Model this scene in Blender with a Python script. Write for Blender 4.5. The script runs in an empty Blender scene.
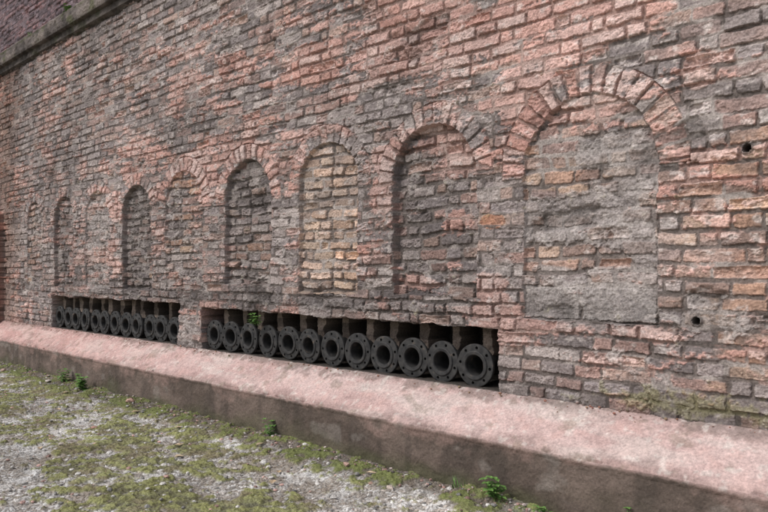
import bpy, math, random
import numpy as np
from mathutils import Vector
random.seed(4)
RS=np.random.RandomState(7)
sc=bpy.context.scene

# ------------------------------------------------------------ numpy noise
def hsh(i,j,s):
    i=np.asarray(i).astype(np.int64); j=np.asarray(j).astype(np.int64)
    n=(i*374761393+j*668265263+int(s)*974634777)&0xFFFFFFFF
    n=((n^(n>>13))*1274126177)&0xFFFFFFFF
    n=((n^(n>>15))*2246822519)&0xFFFFFFFF
    n=n^(n>>16)
    return (n/4294967295.0).astype(np.float32)
def vn(x,y,s):
    xi=np.floor(x); yi=np.floor(y); fx=x-xi; fy=y-yi
    fx=fx*fx*(3-2*fx); fy=fy*fy*(3-2*fy)
    a=hsh(xi,yi,s); b=hsh(xi+1,yi,s); c=hsh(xi,yi+1,s); d=hsh(xi+1,yi+1,s)
    return ((a*(1-fx)+b*fx)*(1-fy)+(c*(1-fx)+d*fx)*fy)*2-1
def fbm(x,y,s,o=4,g=.5):
    t=0;a=1;n=0
    for k in range(o):
        t=t+a*vn(x*2.03**k+k*17.3,y*2.03**k-k*9.1,s+k*31); n+=a; a*=g
    return t/n*1.5
def ss(a,b,x):
    t=np.clip((x-a)/(b-a),0,1); return t*t*(3-2*t)
def mix(a,b,t):
    a=np.asarray(a,dtype=np.float32); b=np.asarray(b,dtype=np.float32)
    return a*(1-t[...,None])+b*t[...,None]
def blob(x,z,cx,cz,sx,sz): return np.exp(-((x-cx)/sx)**2-((z-cz)/sz)**2)

def grid_mesh(name,P,C,mat,smooth=False):
    ni,nj=P.shape[:2]
    me=bpy.data.meshes.new(name)
    idx=np.arange(ni*nj).reshape(ni,nj)
    q=np.stack([idx[:-1,:-1],idx[1:,:-1],idx[1:,1:],idx[:-1,1:]],-1).reshape(-1,4)
    nq=len(q)
    me.vertices.add(ni*nj); me.vertices.foreach_set('co',P.reshape(-1).astype(np.float32))
    me.loops.add(nq*4); me.loops.foreach_set('vertex_index',q.reshape(-1).astype(np.int32))
    me.polygons.add(nq)
    me.polygons.foreach_set('loop_start',(np.arange(nq)*4).astype(np.int32))
    me.polygons.foreach_set('loop_total',np.full(nq,4,dtype=np.int32))
    me.polygons.foreach_set('use_smooth',np.full(nq,smooth))
    me.update(calc_edges=True)
    at=me.color_attributes.new('Col','FLOAT_COLOR','POINT')
    c4=np.ones((ni*nj,4),dtype=np.float32); c4[:,:3]=np.clip(C.reshape(-1,3),0.004,1)
    at.data.foreach_set('color',c4.reshape(-1))
    me.materials.append(mat)
    ob=bpy.data.objects.new(name,me); sc.collection.objects.link(ob)
    return ob

# ------------------------------------------------------------ materials
def mat_attr(name,rough=.92,fs=90,amt=.35,bump=.25,bd=.003):
    m=bpy.data.materials.new(name); m.use_nodes=True
    N=m.node_tree.nodes; L=m.node_tree.links; b=N['Principled BSDF']
    a=N.new('ShaderNodeAttribute'); a.attribute_name='Col'
    g=N.new('ShaderNodeTexCoord')
    n=N.new('ShaderNodeTexNoise'); n.inputs['Scale'].default_value=fs; n.inputs['Detail'].default_value=5; n.inputs['Roughness'].default_value=.7
    L.new(g.outputs['Object'],n.inputs['Vector'])
    mr=N.new('ShaderNodeMapRange'); mr.inputs[1].default_value=.30; mr.inputs[2].default_value=.70
    mr.inputs[3].default_value=1-amt; mr.inputs[4].default_value=1+amt
    L.new(n.outputs[0],mr.inputs[0])
    mx=N.new('ShaderNodeVectorMath'); mx.operation='SCALE'
    L.new(a.outputs['Color'],mx.inputs[0]); L.new(mr.outputs[0],mx.inputs['Scale'])
    L.new(mx.outputs[0],b.inputs['Base Color'])
    b.inputs['Roughness'].default_value=rough
    b.inputs['Specular IOR Level'].default_value=.25
    bp=N.new('ShaderNodeBump'); bp.inputs['Strength'].default_value=bump; bp.inputs['Distance'].default_value=bd
    L.new(n.outputs[0],bp.inputs['Height']); L.new(bp.outputs[0],b.inputs['Normal'])
    return m
def mat_simple(name,c1,c2,scale=20,rough=.8,metal=0,bump=.3,c3=None,bd=.003):
    m=bpy.data.materials.new(name); m.use_nodes=True
    N=m.node_tree.nodes; L=m.node_tree.links; b=N['Principled BSDF']
    g=N.new('ShaderNodeTexCoord'); oi=N.new('ShaderNodeObjectInfo')
    ad=N.new('ShaderNodeVectorMath'); ad.operation='ADD'
    L.new(g.outputs['Object'],ad.inputs[0]); L.new(oi.outputs['Location'],ad.inputs[1])
    n=N.new('ShaderNodeTexNoise'); n.inputs['Scale'].default_value=scale; n.inputs['Detail'].default_value=6
    L.new(ad.outputs[0],n.inputs['Vector'])
    r=N.new('ShaderNodeValToRGB'); r.color_ramp.elements[0].position=.35; r.color_ramp.elements[1].position=.65
    r.color_ramp.elements[0].color=(*c1,1); r.color_ramp.elements[1].color=(*c2,1)
    if c3:
        e=r.color_ramp.elements.new(.75); e.color=(*c3,1)
    L.new(n.outputs[0],r.inputs[0]); L.new(r.outputs[0],b.inputs['Base Color'])
    b.inputs['Roughness'].default_value=rough; b.inputs['Metallic'].default_value=metal
    bp=N.new('ShaderNodeBump'); bp.inputs['Strength'].default_value=bump; bp.inputs['Distance'].default_value=bd
    L.new(n.outputs[0],bp.inputs['Height']); L.new(bp.outputs[0],b.inputs['Normal'])
    return m
M_brick=mat_attr('weathered_brick',fs=95,amt=.48,bump=.45,bd=.004)
M_ledge=mat_attr('pink_sandstone_render',fs=85,amt=.30,bump=.35,bd=.003)
M_ground=mat_attr('gravel_and_moss',fs=120,amt=.55,bump=.5)

# ------------------------------------------------------------ brick pattern
def bricks(x,z,c,seed,wob=.013,S=.235,H=.118,rnd=.012):
    zz=z+wob*vn(x*.9,z*1.1,seed+1)+wob*.45*vn(x*5,z*6,seed+2)+.0018*vn(x*17,z*9,seed+12)
    row=np.floor(zz/c); fz=zz-row*c
    per=S+H
    xs=x+wob*.6*vn(x*3,z*9,seed+3)+(row%2)*per*.5+hsh(row,row*0,seed+4)*.09
    k=np.floor(xs/per); f=xs-k*per
    sp=S+(hsh(row,k,seed+5)-.5)*.09
    t=(f>sp)
    dx=np.where(t,np.minimum(f-sp,per-f),np.minimum(f,sp-f))
    rr=hsh(row,k*2+t,seed+31)*.006
    dz=np.minimum(fz-rr*.5,c-fz-rr*.5)
    r=rnd
    d=np.where((dx<r)&(dz<r), r-np.hypot(r-dx,r-dz), np.minimum(dx,dz))
    cx=np.where(t,(f-(sp+per)/2),(f-sp/2)); cz=fz-c/2
    return d,row,k*2+t,cx,cz

PAL=np.array([[.250,.210,.200],[.315,.265,.248],[.165,.140,.135],[.410,.355,.330],[.340,.225,.195],
              [.350,.215,.180],[.400,.275,.225],[.265,.228,.224]],dtype=np.float32)
PINK=np.array([[.61,.355,.300],[.67,.425,.370],[.52,.285,.235],[.66,.47,.42]],dtype=np.float32)
ORG=np.array([[.44,.255,.170],[.36,.205,.145],[.47,.32,.225],[.33,.215,.17]],dtype=np.float32)

# niches: cx, half width, apex, bottom, recess, ring, style
NICHE=[(-1.752,.375,2.12,.95,.018,.150,'render'),
       (-2.778,.333,2.125,1.06,.052,.125,'pinktop'),
       (-3.762,.318,2.13,1.05,.030,.130,'tan'),
       (-4.740,.322,2.11,1.10,.045,.130,'dark'),
       (-5.722,.325,2.12,1.05,.014,.130,'plain'),
       (-6.620,.305,2.07,1.02,.050,.120,'dark2'),
       (-7.522,.290,2.08,1.02,.020,.120,'plain'),
       (-8.430,.285,2.09,1.02,.040,.120,'grey'),
       (-9.350,.265,2.08,1.02,.016,.120,'plain')]
OPEN=[(-5.408,-2.292,.890),(-8.783,-5.817,.912)]
PIPES=[[-2.482-.2529*i for i in range(12)],[-5.945-.2475*i for i in range(12)]]

def wall_fields(X,Z,seed=10,details=True):
    n_hi=fbm(X*55,Z*60,seed+50,3)
    n_mid=fbm(X*14,Z*18,seed+60,4)
    n_low=fbm(X*.9,Z*1.3,seed+70,4)
    n_str=fbm(X*3.4,Z*12,seed+80,5,.62)
    ed=.0040*n_hi+.0042*n_mid
    d,row,k,cx,cz=bricks(X,Z,.0735,seed)
    ring=np.zeros_like(X,dtype=bool)
    w_n=np.zeros_like(X); rec=np.zeros_like(X); nid=np.full(X.shape,-1)
    if details:
        for i,(ax,hw,ap,zb,dep,rg,st) in enumerate(NICHE):
            zc=ap-hw
            wb=.010*vn(X*6,Z*6,seed+40)
            rr=np.hypot(X-ax,Z-zc)+wb; up=Z>zc
            sd=np.where(up,hw-rr,hw-np.abs(X-ax)+wb); sd=np.minimum(sd,Z-zb+wb)
            sdn=sd+.008*n_mid+.003*n_hi
            w=ss(0,.010,sdn); w_n=np.maximum(w_n,w); rec=np.where(w>0,dep,rec)
            nid=np.where(sdn>0,i,nid)
            m=(Z>zc-.02)&(rr>=hw-.012)&(rr<hw+rg)&(sdn<=0)&(np.abs(X-ax)<hw+rg)
            th=np.arctan2(Z-zc,X-ax)+.03*vn(X*5,Z*5,seed+41); nb=round(math.pi*(hw+rg*.5)/.076)
            u=th/math.pi*nb; ku=np.floor(u); fu=(u-ku)
            arcw=math.pi/nb*rr
            da=np.minimum(fu,1-fu)*arcw; dr=np.minimum(rr-hw+.02,hw+rg-rr)
            dd=np.minimum(da,dr)+.0012
            d=np.where(m,dd,d); row=np.where(m,500+i,row); k=np.where(m,ku,k)
            ring|=m
            cx=np.where(m,0,cx); cz=np.where(m,0,cz)
        di,ri,ki,cxi,czi=bricks(X+.31,Z+.02,.077,seed+100,wob=.026,S=.21,H=.13,rnd=.02)
        ins=nid>=0
        d=np.where(ins,di-.001,d); row=np.where(ins,ri+900,row); k=np.where(ins,ki,k)
        cx=np.where(ins,cxi,cx); cz=np.where(ins,czi,cz)
        # two big cement blocks at the foot of the large niche
        bm_=(nid==0)&(Z<1.135)&(Z>.955)
        bx=np.minimum(np.abs(X+1.79),np.minimum(X+2.125,-1.38-X)); bz=np.minimum(Z-.955,1.135-Z)
        d=np.where(bm_,np.minimum(bx,bz)+.002,d); row=np.where(bm_,777,row); k=np.where(bm_,np.floor((X+1.79)/.5),k)
        cx=np.where(bm_,0,cx); cz=np.where(bm_,0,cz)
    r1=hsh(row,k,seed+6); r2=hsh(row,k,seed+7); r3=hsh(row,k,seed+8); r4=hsh(row,k,seed+9)
    ins=nid>=0
    # ---------------- region fields
    pinkf=-.31+.42*n_low
    orgf=np.full(X.shape,-.40)+.15*n_low
    rend=-.42+.50*fbm(X*1.4+5,Z*1.9,seed+90,4)
    if details:
        for b in [(-1.7,2.55,.8,.22,.70),(-3.3,2.55,.9,.22,.50),(-2.5,2.75,1.2,.25,.45),(-2.15,2.02,.22,.25,.65),(-2.15,.86,.42,.10,.85),(-1.75,.75,.25,.06,.4),
                  (-4.4,2.0,.16,.30,.65),(-5.35,1.95,.2,.35,.7),(-5.6,2.25,.5,.13,.65),(-3.22,1.98,.13,.3,.7),(-1.42,.905,.14,.022,1.),(-4.2,1.55,.12,.4,.4),
                  (-1.15,1.62,.2,.03,.7),(-1.2,2.12,.25,.15,.45),(-4.7,2.9,1.4,.35,.40),(-6.5,3.0,1.6,.5,.22),(-7.1,1.6,.12,.5,.35),(-2.3,1.1,.12,.12,.5),(-8.,2.3,1.2,.2,.25),(-.2,2.5,.6,.6,.4),
                  (-6.2,2.3,.5,.2,.3),(-2.4,1.2,.1,.3,.3),(-3.76,2.2,.45,.06,.4),(-4.74,2.2,.45,.06,.4),(-1.1,.8,.4,.2,-.2),(-.9,2.3,.4,.3,-.2)]:
            pinkf+=b[4]*blob(X,Z,*b[:4])
        for b in [(-.95,1.35,.42,.7,.46),(-2.34,1.5,.09,.05,1.4),(-1.3,1.23,.08,.03,1.1),(-3.3,1.1,.1,.2,.2),(-.3,1.2,.8,.8,.4)]:
            orgf+=b[4]*blob(X,Z,*b[:4])
        for b in [(-4.,.98,1.9,.07,.60),(-7.3,.97,1.5,.06,.5),(-5.6,.8,.18,.3,.55),(-1.35,1.9,.07,.3,.25),(-4.24,1.35,.1,.3,.3),(-5.23,1.3,.12,.3,.4),(-3.27,1.4,.09,.35,.35),(-2.25,1.2,.1,.25,.3),(-2.34,1.5,.10,.06,-.9),(-1.2,.98,.16,.05,.4),(-.97,1.76,.11,.09,.6),(-6.,1.5,3.5,.5,.12),(-3.,1.9,1.6,.35,.10)]:
            rend+=b[4]*blob(X,Z,*b[:4])
        rend=np.where(Z>2.35,rend-.06,rend)
        for i,(ax,hw,ap,zb,dep,rg,st) in enumerate(NICHE):
            m=nid==i
            if st=='render':
                rend=np.where(m,.02+.34*blob(X,Z,ax+.05,1.06,.5,.10)+.42*blob(X,Z,ax-.02,1.50,.30,.13)+.2*blob(X,Z,ax+.2,1.75,.15,.15)-.75*blob(X,Z,ax-.1,1.29,.28,.05)-.6*blob(X,Z,ax-.12,1.68,.26,.06)-.8*blob(X,Z,ax+.05,1.97,.3,.10)+.5*fbm(X*3,Z*4,77,3),rend)
                orgf=np.where(m,-.12+.7*blob(X,Z,ax-.1,1.30,.28,.05)+.5*blob(X,Z,ax-.15,1.70,.25,.05)+.25*(r1>.6),orgf); pinkf=np.where(m,-.5+1.0*blob(X,Z,ax,2.02,.3,.1),pinkf)
                orgf=np.where(m&(Z<1.135),-.6,orgf)
            elif st=='pinktop':
                rend=np.where(m,-.20+.5*n_low,rend)
                pinkf=np.where(m,-.30+1.6*blob(X,Z,ax+.18,2.0,.21,.18)+1.0*blob(X,Z,ax-.15,1.13,.2,.07)+.7*blob(X,Z,ax+.2,1.55,.15,.05),pinkf)
                orgf=np.where(m,-.4,orgf)
            elif st=='tan':
                rend=np.where(m,-.35,rend); orgf=np.where(m,.28+.3*(r1-.3),orgf); pinkf=np.where(m,-.6,pinkf)
            elif st in('dark','dark2'):
                rend=np.where(m,-.28+.3*n_low,rend); orgf=np.where(m,-.3+.3*(r1>.75),orgf); pinkf=np.where(m,-.5,pinkf)
            elif st=='plain':
                orgf=np.where(m,-.12+.22*(r1>.6),orgf); rend=np.where(m,-.10+.4*n_low,rend)
        pinkf=np.where(ring,pinkf+.14+.16*(X>-6)+.22*(r4-.5),pinkf)
    # ---------------- height
    er=np.clip(.0032+.0030*n_low+.0035*r2,.001,.010)
    er=np.where(ins,er+.0015,er)
    top=ss(0,.0070,d+ed-er)
    jd=.0100+.006*fbm(X*2,Z*3,seed+91,3)+.007*ins
    jd=np.clip(jd,.003,.03)
    bo=(r1-.5)*.010+cx*(r2-.5)*.045+cz*(r3-.5)*.10
    spall=(r4>.91)*(.006+.016*r3)
    spall=np.where(ring,spall*.3,spall)
    rough=.0028*n_hi+.0042*n_mid+.0060*n_str
    pit=ss(.35,.7,n_mid)*.006
    hb=bo-spall*ss(.0,.018,d-er)+rough*(1+1.3*(r4>.85))-pit
    h=hb*top-(jd+.002*n_hi)*(1-top)
    h=h+.002*ring*top
    slop=ss(.06,.55,fbm(X*6,Z*9,seed+95,4)); h=h+slop*(1-top)*jd*.8
    rm=ss(-.08,.12,rend+.32*n_mid+.16*n_hi)
    h=h*(1-rm*.52)+rm*(.007*n_mid+.0030*n_hi+.002)
    pm=ss(-.08,.14,pinkf+.62*n_str+.14*(r2-.5)+.18*n_hi)
    h=h+.004*pm*top
    hol=ss(.55,.85,fbm(X*2.6+4,Z*4,seed+96,5)); h=h-.018*hol*(1+.6*n_mid)
    h=h+.010*n_low-w_n*rec
    # ---------------- colour
    C=PAL[np.minimum((r3*8).astype(int),7)]
    lft=ss(-3.5,-9,X)
    C=mix(C,np.array([.285,.238,.228]),.25+.18*lft)
    if details:
        top_b=ss(-.06,.08,orgf+.25*(r3-.5)+.14*n_str)
        C=mix(C,ORG[np.minimum((r2*4).astype(int),3)],top_b*.75)
        tn=(nid==2)
        C=np.where(tn[...,None],mix(ORG[np.minimum((r2*4).astype(int),3)]*1.0,np.array([.50,.39,.31]),np.full(X.shape,.5))*(.66+.75*r1)[...,None],C)
        ob_=blob(X,Z,-2.34,1.5,.085,.045)>.35
        C=np.where((ob_&~ins)[...,None],np.array([.46,.21,.12]),C)
        C=np.where(bm_[...,None],np.array([.30,.27,.255]),C)
    C=C*(.76+.48*r4)[...,None]
    CP=PINK[np.minimum((r1*4).astype(int),3)]*(.86+.24*r3)[...,None]
    C=mix(C,CP,pm*.76)
    soot=ss(-.1,.6,fbm(X*7,Z*12,seed+120,4)); C=mix(C,np.array([.130,.112,.108]),soot*.46*(1-.7*pm))
    film=ss(-.4,.8,fbm(X*2.3,Z*3.1,seed+125,5)); C=mix(C,np.array([.47,.40,.375]),film*.26)
    lime=ss(.32,.75,fbm(X*20+3,Z*30,seed+130,4)); C=mix(C,np.array([.62,.55,.515]),lime*.5)
    mort=np.array([.150,.124,.112])
    mc=mort*(.7+.5*(.5+.5*n_mid))[...,None]
    mc=mix(mc,np.array([.36,.315,.29]),np.clip(slop*.8+ins*.2,0,1))
    mc=mix(mc,np.array([.44,.27,.225]),pm*.5)
    C=mix(mc,C,.08+.92*top)
    rc=mix(np.array([.240,.210,.198]),np.array([.37,.33,.312]),ss(-.5,.5,fbm(X*6,Z*7,seed+140,4)))
    rc=mix(rc,np.array([.52,.47,.44]),ss(.25,.65,fbm(X*18,Z*18,seed+141,4))*.5)
    rc=mix(rc,np.array([.14,.12,.112]),ss(.20,.6,fbm(X*9,Z*11,seed+142,5))*.6)
    C=mix(C,rc,rm*.72*(1-.6*pm))
    C=C*np.clip(1+.22*fbm(X*.7+9,Z*.8,seed+150,3)+.18*n_mid+.10*n_hi,.35,1.6)[...,None]
    C=C*(1-.35*hol)[...,None]*1.04
    if details:
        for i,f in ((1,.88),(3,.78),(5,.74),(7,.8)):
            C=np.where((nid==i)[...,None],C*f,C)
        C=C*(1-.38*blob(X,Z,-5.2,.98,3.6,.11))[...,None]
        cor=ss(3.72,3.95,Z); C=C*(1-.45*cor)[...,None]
        runs=ss(.1,.8,fbm(X*3,Z*.35,seed+160,4))*ss(2.8,3.9,Z); C=C*(1-.35*runs)[...,None]
        fl=ss(-9.6,-10.4,X); C=mix(C,C*np.array([.78,.66,.60]),fl)
        ms=ss(.0,.5,blob(X,Z,-1.25,.60,.45,.065)*1.2+.6*n_mid+.25*n_hi-.50)
        C=mix(C,np.array([.25,.23,.11]),ms*.6)
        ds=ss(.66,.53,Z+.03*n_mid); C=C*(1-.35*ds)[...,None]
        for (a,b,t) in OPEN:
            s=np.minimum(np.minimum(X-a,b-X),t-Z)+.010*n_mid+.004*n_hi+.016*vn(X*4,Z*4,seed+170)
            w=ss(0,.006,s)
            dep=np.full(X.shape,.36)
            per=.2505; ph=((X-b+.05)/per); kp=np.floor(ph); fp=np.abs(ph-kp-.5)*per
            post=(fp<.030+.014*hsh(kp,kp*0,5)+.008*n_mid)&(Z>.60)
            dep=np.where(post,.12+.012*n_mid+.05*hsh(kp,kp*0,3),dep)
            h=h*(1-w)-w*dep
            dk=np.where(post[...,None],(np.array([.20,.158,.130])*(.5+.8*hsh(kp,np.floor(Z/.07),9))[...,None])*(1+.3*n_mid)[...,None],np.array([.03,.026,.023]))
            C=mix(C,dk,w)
        for (hx,hz,hr) in ((-.985,1.753,.019),(-1.197,.987,.018)):
            rr=np.hypot(X-hx,Z-hz)+.002*n_mid
            h=h-.10*ss(hr,hr-.003,rr)
            ringm=ss(hr+.010,hr+.007,rr)*ss(hr-.001,hr+.001,rr); h=h+.006*ringm
            C=mix(C,np.array([.12,.105,.098]),ss(hr+.02,hr,rr)*.8)
        pz=ss(-10.5,-10.508,X)*ss(2.0,1.99,Z)
        h=h+.14*pz; C=mix(C,C*np.array([1.4,1.0,.88]),pz)
    return h,C

xs=np.concatenate([np.arange(-11.2,-3.4,.0075),np.arange(-3.4,-.8,.0041),np.arange(-.8,3.2,.02)])
zs=np.concatenate([np.arange(.50,2.6,.0041),np.arange(2.6,4.0,.006)])
X,Z=np.meshgrid(xs,zs,indexing='ij'); X=X.astype(np.float64)
h,C=wall_fields(X,Z)
P=np.stack([X,-h,Z],-1)
wall=grid_mesh('brick_wall',P,C,M_brick)

# upper building set back behind the wall
xs=np.arange(-22,-2,.022); zs=np.arange(3.9,7.5,.014)
X2,Z2=np.meshgrid(xs,zs,indexing='ij')
h2,C2=wall_fields(X2,Z2,seed=400,details=False)
C2=C2*np.array([.56,.50,.58])
grid_mesh('brick_building',np.stack([X2,.55-h2,Z2],-1),C2,M_brick)

# ------------------------------------------------------------ swept profiles (ledge, coping)
def sweep(name,prof,step,x0,x1,dx,fn,mat):
    pts=[];s=[]
    acc=0
    for (a,b) in zip(prof[:-1],prof[1:]):
        L=math.hypot(b[0]-a[0],b[1]-a[1]); n=max(1,int(L/step))
        for i in range(n):
            t=i/n; pts.append((a[0]+(b[0]-a[0])*t,a[1]+(b[1]-a[1])*t)); s.append(acc+L*t)
        acc+=L
    pts.append(prof[-1]); s.append(acc)
    pts=np.array(pts); s=np.array(s)
    tg=np.gradient(pts,axis=0); tg/=np.linalg.norm(tg,axis=1)[:,None]
    nrm=np.stack([-tg[:,1],tg[:,0]],-1)
    xs=np.arange(x0,x1,dx)
    Xg,Sg=np.meshgrid(xs,s,indexing='ij')
    Yg=np.broadcast_to(pts[:,0],Xg.shape); Zg=np.broadcast_to(pts[:,1],Xg.shape)
    hh,CC=fn(Xg,Sg,Yg,Zg)
    P=np.stack([Xg,Yg+hh*nrm[:,0],Zg+hh*nrm[:,1]],-1)
    return grid_mesh(name,P,CC,mat)
def ledge_fn(X,S,Y,Zp):
    n1=fbm(X*3,S*6,701,4); n2=fbm(X*16,S*18,702,4); n3=fbm(X*60,S*60,703,3)
    slope=ss(.300,.322,Zp+.006*n2)
    h=.006*n1+.0025*n2+.0016*n3
    edge=np.exp(-((Zp-.325)/.014)**2)
    chip=ss(.20,.6,fbm(X*5,S*3,705,5)); h=h-edge*(.003+.026*chip)
    pink=mix(np.array([.50,.350,.325]),np.array([.59,.445,.415]),ss(-.6,.6,n1))
    pink=mix(pink,np.array([.42,.27,.24]),ss(.0,.7,n2)*.4)
    pink=mix(pink,np.array([.60,.53,.49]),ss(.1,.7,fbm(X*2.2,S*9,706,4))*.45)
    pink=mix(pink,np.array([.32,.25,.225]),ss(.20,.7,fbm(X*1.6,S*5,707,6,.62))*.42)
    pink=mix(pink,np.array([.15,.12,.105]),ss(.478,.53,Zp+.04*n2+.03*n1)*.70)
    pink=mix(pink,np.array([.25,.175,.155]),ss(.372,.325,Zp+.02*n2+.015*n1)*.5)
    pink=mix(pink,np.array([.19,.165,.12]),ss(.42,.75,fbm(X*9,S*11,711,5))*.4)
    lich=ss(.45,.7,fbm(X*26,S*26,715,3)); pink=mix(pink,np.array([.66,.61,.56]),lich*.4)
    pink=mix(pink,pink*np.array([.97,.86,.84]),ss(-4,-9,X))
    pink=pink*(1+.12*n3)[...,None]
    fr=mix(np.array([.105,.080,.066]),np.array([.165,.125,.105]),ss(-.5,.6,fbm(X*2.5,S*4,708,5)))
    st=ss(-.1,.7,fbm(X*9,S*2.0,709,4)); fr=mix(fr,np.array([.055,.045,.038]),st*.55)
    fr=mix(fr,np.array([.28,.185,.16]),ss(.24,.33,Zp+.08*n1+.04*n2)*.5)
    fr=mix(fr,np.array([.28,.25,.225]),ss(.35,.7,fbm(X*5,S*7,713,5))*.35)
    fr=mix(fr,np.array([.07,.075,.035]),ss(.16,.0,Zp+.08*n1)*.65)
    C=mix(fr,pink,slope)
    C=C*(1+.15*n2)[...,None]
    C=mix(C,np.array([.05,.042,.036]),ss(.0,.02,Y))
    return h,C
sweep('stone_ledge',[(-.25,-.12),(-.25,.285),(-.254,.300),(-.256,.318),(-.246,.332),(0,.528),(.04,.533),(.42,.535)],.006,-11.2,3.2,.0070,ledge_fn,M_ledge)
def cop_fn(X,S,Y,Zp):
    n1=fbm(X*2,S*5,801,4); n2=fbm(X*14,S*16,802,4); n3=fbm(X*50,S*50,803,3)
    h=.008*n1+.010*n2+.003*n3
    C=mix(np.array([.11,.092,.085]),np.array([.22,.185,.165]),ss(-.4,.6,n1+.5*n2))
    C=mix(C,np.array([.085,.09,.04]),ss(.1,.6,fbm(X*5,S*9,804,4)+.4*(Zp>4.13)-.15)*.7)
    C=mix(C,np.array([.045,.038,.034]),ss(-.1,.6,fbm(X*6,S*2,805,4))*.65)
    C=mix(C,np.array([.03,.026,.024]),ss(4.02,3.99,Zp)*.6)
    return h,C
sweep('stone_coping',[(.02,3.90),(-.035,3.925),(-.040,3.99),(-.09,4.0),(-.10,4.03),(-.10,4.15),(-.085,4.17),(.7,4.22)],.010,-11.3,3.2,.02,cop_fn,M_ledge)

# ------------------------------------------------------------ ground
def voro(x,y,cell,seed):
    gx=np.floor(x/cell); gy=np.floor(y/cell)
    best=np.full(x.shape,9.); b2=np.full(x.shape,9.); bid=np.zeros(x.shape)
    for i in(-1,0,1):
        for j in(-1,0,1):
            a=gx+i;b=gy+j
            px=(a+.15+.7*hsh(a,b,seed))*cell; py=(b+.15+.7*hsh(a,b,seed+1))*cell
            d=np.hypot(x-px,y-py)/cell; c=d<best
            b2=np.where(c,best,np.minimum(b2,d)); bid=np.where(c,hsh(a,b,seed+2),bid); best=np.where(c,d,best)
    return best,b2,bid
xg=np.concatenate([[-400,-150,-60,-30,-18,-14,-12.5],np.arange(-11.6,-1.0,.0055),np.arange(-1.0,2.5,.03),[3,5,9,20,60,150,400]])
yg=np.concatenate([[-400,-150,-60,-30,-15,-8,-5],np.arange(-4,-2.7,.03),np.arange(-2.7,-.2,.0055),[-.1,1,4,15,60,150,400]])
X,Y=np.meshgrid(xg,yg,indexing='ij')
n1=fbm(X*.9,Y*1.4,901,4); n2=fbm(X*4,Y*5,902,4); n3=fbm(X*18,Y*18,903,4); n4=fbm(X*60,Y*60,904,3)
v1,v2,vid=voro(X+.01*n3,Y+.01*n4,.024,911)
w1,w2,wid=voro(X,Y,.060,921)
near=ss(-.75,-.28,Y)
moss=n1*.42+n2*.72+n3*.65+.03+.22*blob(X,Y,-6.5,-.7,3.,.40)-.28*blob(X,Y,-3.0,-.95,.9,.35)-.25*blob(X,Y,-5.2,-1.6,.9,.3)-.3*blob(X,Y,-8.8,-1.2,1.,.35)
mm=ss(-.08,.26,moss)
gv=ss(0,.35,v2-v1)
hg=.016*n1+.010*n2+(1-mm)*(.006*gv*(.4+vid)+.010*(wid>.9)*ss(0,.4,w2-w1)+.002*n4)+mm*(.010+.011*n3+.006*n4)
hg=hg+.03*near*(1+.4*n2)
gcol=np.array([[.42,.40,.375],[.56,.545,.52],[.28,.26,.235],[.47,.42,.37],[.70,.685,.66],[.34,.305,.27]],dtype=np.float32)[np.minimum((vid*6).astype(int),5)]
gcol=mix(gcol,np.array([.66,.65,.63]),(wid>.9).astype(float)*.6)
gcol=mix(np.array([.18,.155,.13]),gcol,gv*.8+.15)
gcol=mix(gcol,np.array([.25,.205,.16]),ss(-.1,.5,fbm(X*3,Y*4,930,5))*.6)
gcol=mix(gcol,np.array([.66,.65,.63]),ss(.1,.6,fbm(X*6,Y*7,933,5))*.5)
mc=mix(np.array([.105,.100,.048]),np.array([.24,.245,.085]),ss(-.4,.6,n3+.6*n4))
mc=mix(mc,np.array([.19,.15,.10]),ss(-.1,.5,fbm(X*7,Y*7,931,5))*.65)
mc=mix(mc,np.array([.31,.32,.13]),ss(.3,.8,fbm(X*5+3,Y*6,932,4))*.5)
Cg=mix(gcol,mc,mm*.90)
dirt=ss(.3,.8,near+.25*n2+.15*n3); Cg=mix(Cg,mix(np.array([.105,.084,.064]),np.array([.13,.15,.05]),ss(-.1,.4,n3+n2)),dirt*.8)
Cg=Cg*np.clip(1+.25*fbm(X*1.7,Y*2.4,940,4),.5,1.4)[...,None]
hg=np.where(np.abs(Y)>100,0,hg)
hg=hg-ss(-.21,-.15,Y)*.05
grd=grid_mesh('ground',np.stack([X,Y,hg],-1),Cg,M_ground)
def gz(x,y): 
    i=int(np.argmin(np.abs(xg-x))); j=int(np.argmin(np.abs(yg-y))); return float(hg[i,j])

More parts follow.
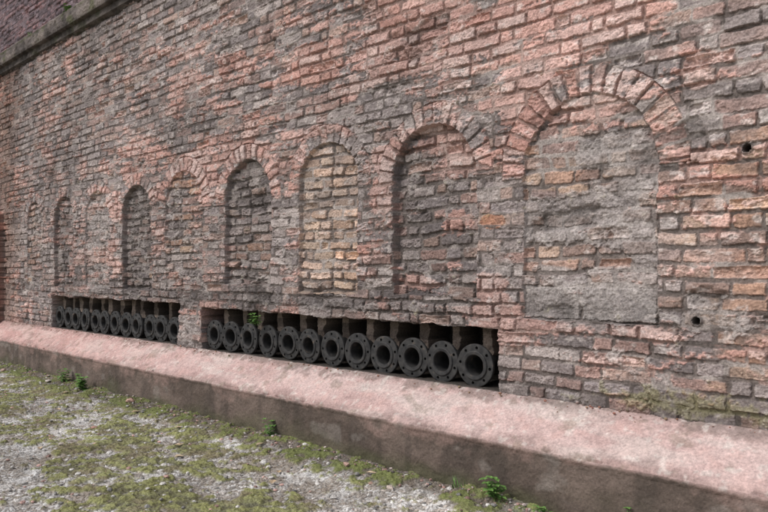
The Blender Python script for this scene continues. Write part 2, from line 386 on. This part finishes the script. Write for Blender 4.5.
def rock_mesh(name,items,mat):
    phi=(1+5**.5)/2
    iv=np.array([(-1,phi,0),(1,phi,0),(-1,-phi,0),(1,-phi,0),(0,-1,phi),(0,1,phi),(0,-1,-phi),(0,1,-phi),(phi,0,-1),(phi,0,1),(-phi,0,-1),(-phi,0,1)])/1.9
    F=[(0,11,5),(0,5,1),(0,1,7),(0,7,10),(0,10,11),(1,5,9),(5,11,4),(11,10,2),(10,7,6),(7,1,8),(3,9,4),(3,4,2),(3,2,6),(3,6,8),(3,8,9),(4,9,5),(2,4,11),(6,2,10),(8,6,7),(9,8,1)]
    V=[];FF=[];CC=[]
    for (x,y,z,s,col) in items:
        v=iv*(1+.45*(RS.rand(12,1)-.5))*np.array([1,.6+.5*RS.rand(),.4+.35*RS.rand()])*s
        a=RS.rand()*6.28; c,t=math.cos(a),math.sin(a)
        v=np.stack([v[:,0]*c-v[:,1]*t,v[:,0]*t+v[:,1]*c,v[:,2]],-1)+np.array([x,y,z])
        b=len(V)*12; V.append(v); FF+= [(p+b,q+b,r+b) for p,q,r in F]; CC+= [(*col,1)]*12
    me=bpy.data.meshes.new(name); me.from_pydata(np.concatenate(V).tolist(),[],FF); me.update()
    at=me.color_attributes.new('Col','FLOAT_COLOR','POINT'); at.data.foreach_set('color',np.array(CC,dtype=np.float32).reshape(-1))
    me.materials.append(mat); ob=bpy.data.objects.new(name,me); sc.collection.objects.link(ob); return ob
it=[]
for _ in range(8500):
    x=-10.8+RS.rand()*9; y=-2.5+RS.rand()*2.2
    i=int(np.argmin(np.abs(xg-x))); j=int(np.argmin(np.abs(yg-y)))
    if mm[i,j]>.6 and RS.rand()<.65: continue
    g=.20+.50*RS.rand()**1.2; s=.003+.016*RS.rand()**4
    w_=RS.rand()<.15
    it.append((x,y,hg[i,j]+s*.25,s,(g*(1.15 if w_ else 1),g*(.75 if w_ else .96),g*(.65 if w_ else .9))))
for _ in range(900):
    x=-10.8+RS.rand()*9.2; y=-.27-abs(RS.randn())*.07
    s=.004+.012*RS.rand()**3; g=.15+.3*RS.rand(); w_=RS.rand()<.4
    it.append((x,y,gz(x,y)+s*.25,s,(g*1.1,g*(.7 if w_ else .93),g*(.6 if w_ else .85))))
rock_mesh('gravel',it,M_ground)
it=[]
for _ in range(260):
    x=-10.4+RS.rand()*9.6; y=-.004-abs(RS.randn())*.018; s=.003+.008*RS.rand()**3
    it.append((x,y,.528+y*.79+s*.5,s,(.22+.15*RS.rand(),.15+.05*RS.rand(),.12)))
rock_mesh('brick_crumbs',it,M_ground)
for (x,y,s,c) in [(-5.95,-.40,.042,(.50,.33,.27)),(-6.25,-.42,.026,(.36,.33,.30)),(-2.66,-.50,.030,(.55,.46,.40)),(-2.78,-.53,.018,(.36,.24,.19)),(-3.6,-.66,.028,(.62,.60,.57)),(-3.62,-.86,.02,(.55,.50,.45)),(-8.9,-.5,.035,(.50,.36,.31)),(-4.9,-1.4,.022,(.45,.4,.35)),(-5.3,-1.0,.025,(.42,.25,.2)),(-3.1,-.42,.022,(.45,.30,.25)),(-7.7,-.45,.03,(.5,.45,.4))]:
    rock_mesh('brick_fragment' if c[0]>c[2]*1.3 else 'stone',[(0,0,0,s,c)],M_ground).location=(x,y,gz(x,y)+s*.3)

# ------------------------------------------------------------ leaves / plants
M_leaf=mat_simple('weed_leaf',(.09,.20,.04),(.18,.33,.08),30,.6)
M_dry=mat_simple('dry_leaf',(.45,.33,.20),(.58,.47,.33),25,.8)
def leaf(V,F,o,d,up,L,W,fold=.25,droop=.3):
    d=d.normalized(); s=d.cross(up)
    if s.length<1e-3: s=Vector((1,0,0))
    s.normalize(); n=s.cross(d).normalized(); b=len(V)
    ctr=[(0,0),(.3,-.02),(.65,-.08),(1,-droop)]
    wid=[.08,.5,.38,0]
    for (t,z),w in zip(ctr,wid):
        c=o+d*(L*t)+n*(L*z)
        if w==0: V.append(c)
        else: V.extend([c-s*W*w+n*W*w*fold,c,c+s*W*w+n*W*w*fold])
    for k in(0,1):
        p=b+k*3; F.extend([(p,p+1,p+4,p+3),(p+1,p+2,p+5,p+4)])
    F.extend([(b+6,b+7,b+9),(b+7,b+8,b+9)])
def weed(loc,H,ns,L,W,name='weed_plant',spread=.6,mat=None,grass=False):
    V=[];F=[]
    for i in range(ns):
        a=random.random()*6.28; ln=H*random.uniform(.55,1.05)
        d=Vector((math.cos(a)*spread*random.random(),math.sin(a)*spread*random.random()-.15,1)).normalized()
        o=Vector((random.uniform(-.04,.04),random.uniform(-.015,.015),-.01))
        if grass:
            leaf(V,F,o,d,Vector((math.sin(a),math.cos(a),.1)),ln,W,.2,.35); continue
        tip=o+d*ln; side=d.cross(Vector((.3,1,0))).normalized()*.0018
        b=len(V); V.extend([o-side,o+side,tip+side*.5,tip-side*.5]); F.append((b,b+1,b+2,b+3))
        m=max(2,int(ln/.028))
        for k in range(m+1):
            t=(k+1)/(m+1)
            for q in range(2 if k<m else 4):
                aa=k*1.4+q*3.14/(1 if k<m else 2)+random.uniform(-.4,.4)
                leaf(V,F,o+d*ln*t,Vector((math.cos(aa),math.sin(aa),random.uniform(.1,.6))),Vector((0,0,1)),L*random.uniform(.6,1.1)*(1.15-.4*t),W*random.uniform(.7,1.1))
    me=bpy.data.meshes.new(name); me.from_pydata([tuple(v) for v in V],[],F); me.materials.append(mat or M_leaf)
    ob=bpy.data.objects.new(name,me); ob.location=loc; sc.collection.objects.link(ob); return ob
weed((-7.0,-.36,gz(-7.,-.36)),.16,12,.06,.035,spread=.8)
weed((-7.55,-.34,gz(-7.55,-.34)),.13,8,.055,.03,spread=.8)
weed((-4.03,-.29,gz(-4.03,-.29)),.13,6,.045,.02)
weed((-2.09,-.33,gz(-2.09,-.33)),.13,7,.045,.030,spread=.9)
weed((-1.80,-.32,gz(-1.8,-.32)),.07,5,.03,.018)
weed((-1.37,-.31,gz(-1.37,-.31)),.12,7,.036,.022)
weed((-2.34,-.30,gz(-2.34,-.3)),.08,14,.05,.006,name='grass_tuft',grass=True,spread=.6)
weed((-5.1,-.3,gz(-5.1,-.3)),.05,12,.05,.006,name='grass_tuft',grass=True,spread=.8)
weed((-8.6,-.32,gz(-8.6,-.32)),.07,14,.05,.007,name='grass_tuft',grass=True,spread=.8)
weed((-3.3,-.31,gz(-3.3,-.31)),.04,12,.05,.006,name='grass_tuft',grass=True,spread=.9)
weed((-4.58,-.02,.79),.095,8,.042,.026,name='wall_weed')
weed((-8.1,-.08,4.15),.10,7,.05,.03,name='coping_weed')
weed((-9.3,-.07,4.15),.08,14,.05,.01,name='coping_weed',grass=True)
V=[];F=[]
for _ in range(14000):
    x=-10.8+RS.rand()*9; y=-2.5+RS.rand()*2.2
    i=int(np.argmin(np.abs(xg-x))); j=int(np.argmin(np.abs(yg-y)))
    if mm[i,j]<.6: continue
    a=RS.rand()*6.28; H=.006+.012*RS.rand(); o=np.array([x,y,hg[i,j]-.002])
    s=np.array([math.cos(a),math.sin(a),0])*.0022; l=np.array([RS.rand()-.5,RS.rand()-.5,0])*.012
    b=len(V); V+=[tuple(o-s),tuple(o+s),tuple(o+l+[0,0,H])]; F.append((b,b+1,b+2))
me=bpy.data.meshes.new('moss'); me.from_pydata(V,[],F); me.materials.append(mat_simple('moss_green',(.12,.125,.05),(.24,.25,.09),9,.9))
sc.collection.objects.link(bpy.data.objects.new('moss',me))
V=[];F=[]
for (x,y) in [(-4.29,-.85),(-4.35,-.80),(-4.1,-1.0),(-3.4,-.7),(-3.2,-.9),(-6.3,-.9),(-5.6,-.55),(-7.4,-1.1),(-4.8,-.6),(-2.9,-.45),(-5.0,-1.5),(-6.9,-.6),(-5.9,-.7),(-3.9,-.5)]:
    a=random.random()*6.28
    leaf(V,F,Vector((x,y,gz(x,y)+.012)),Vector((math.cos(a),math.sin(a),.15)),Vector((0,0,1)),random.uniform(.04,.07),random.uniform(.03,.05),.4,.1)
me=bpy.data.meshes.new('fallen_leaves'); me.from_pydata([tuple(v) for v in V],[],F); me.materials.append(M_dry)
sc.collection.objects.link(bpy.data.objects.new('fallen_leaves',me))

# ------------------------------------------------------------ flanged iron pipes
M_iron=mat_simple('cast_iron',(.014,.014,.015),(.046,.044,.042),26,.7,.1,.7,(.13,.095,.07),.005)
def lathe(prof,n=56):
    V=[];F=[]
    for (r,y) in prof:
        for k in range(n):
            a=2*math.pi*k/n; V.append((r*math.cos(a),y,r*math.sin(a)))
    for i in range(len(prof)-1):
        for k in range(n):
            F.append((i*n+k,i*n+(k+1)%n,(i+1)*n+(k+1)%n,(i+1)*n+k))
    return V,F
prof=[(.060,.34),(.060,.006),(.064,-.001),(.080,-.003),(.084,.000),(.086,.006),(.117,.007),(.1215,.008),(.1235,.011),(.1235,.026),(.120,.029),(.082,.031),(.076,.040),(.074,.34),(.060,.34)]
V,F=lathe(prof)
me=bpy.data.meshes.new('pipe0'); me.from_pydata(V,[],F); me.update()
import bmesh
bm=bmesh.new(); bm.from_mesh(me); bmesh.ops.remove_doubles(bm,verts=bm.verts,dist=1e-5); bmesh.ops.recalc_face_normals(bm,faces=bm.faces); bm.to_mesh(me); bm.free()
base=bpy.data.objects.new('pipe_tmp',me); sc.collection.objects.link(base)
cv=[];cf=[]
for q in range(8):
    a=2*math.pi*(q+.5)/8; ox,oz=.1015*math.cos(a),.1015*math.sin(a); b=len(cv); n=12
    for y in(-.02,.06):
        for k in range(n): cv.append((ox+.0095*math.cos(2*math.pi*k/n),y,oz+.0095*math.sin(2*math.pi*k/n)))
    for k in range(n): cf.append((b+k,b+(k+1)%n,b+n+(k+1)%n,b+n+k))
    cf.append(tuple(b+k for k in range(n))[::-1]); cf.append(tuple(b+n+k for k in range(n)))
cm=bpy.data.meshes.new('cut'); cm.from_pydata(cv,[],cf)
bm=bmesh.new(); bm.from_mesh(cm); bmesh.ops.recalc_face_normals(bm,faces=bm.faces); bm.to_mesh(cm); bm.free()
cut=bpy.data.objects.new('cut_tmp',cm); sc.collection.objects.link(cut)
md=base.modifiers.new('b','BOOLEAN'); md.object=cut; md.operation='DIFFERENCE'; md.solver='EXACT'
dg=bpy.context.evaluated_depsgraph_get()
pm_=bpy.data.meshes.new_from_object(base.evaluated_get(dg)); pm_.name='flanged_pipe'
bpy.data.objects.remove(base); bpy.data.objects.remove(cut)
pm_.materials.clear(); pm_.materials.append(M_iron)
for grp in PIPES:
    for x in grp:
        o=bpy.data.objects.new('iron_pipe',pm_); sc.collection.objects.link(o)
        o.location=(x+random.uniform(-.004,.004),.032+random.uniform(-.008,.014),.657+random.uniform(-.004,.005))
        o.rotation_euler=(random.uniform(-.04,.04),random.uniform(0,6.28),random.uniform(-.06,.06))
        o.scale=(1.03,1,1.03)

# ------------------------------------------------------------ light / sky / camera
sd=Vector((-.30,-.85,1.05)).normalized()   # towards the sun
w=bpy.data.worlds.new('World'); sc.world=w; w.use_nodes=True
N=w.node_tree.nodes; L=w.node_tree.links
sky=N.new('ShaderNodeTexSky'); sky.sky_type='NISHITA'; sky.sun_disc=False
sky.sun_elevation=math.asin(sd.z); sky.sun_rotation=math.atan2(sd.x,sd.y); sky.dust_density=3; sky.air_density=1.0; sky.ozone_density=1
hs=N.new('ShaderNodeHueSaturation'); hs.inputs['Saturation'].default_value=.55
L.new(sky.outputs[0],hs.inputs['Color']); L.new(hs.outputs[0],N['Background'].inputs[0]); N['Background'].inputs[1].default_value=.15
sl=bpy.data.lights.new('sun','SUN'); sl.energy=1.5; sl.angle=math.radians(20); sl.color=(1,.975,.95)
so=bpy.data.objects.new('sun',sl); so.rotation_euler=(-sd).to_track_quat('-Z','Y').to_euler(); so.location=(-4,-6,8); sc.collection.objects.link(so)
cam=bpy.data.cameras.new('camera'); co=bpy.data.objects.new('camera',cam); sc.collection.objects.link(co)
cam.sensor_width=36; cam.lens=36*700/768; cam.shift_y=14/768; cam.clip_end=2000; cam.clip_start=.05
co.location=(0,-3.3,1.22); co.rotation_euler=(math.radians(90),0,math.radians(44.03))
sc.camera=co
sc.view_settings.view_transform='Standard'; sc.view_settings.look='None'; sc.view_settings.exposure=0
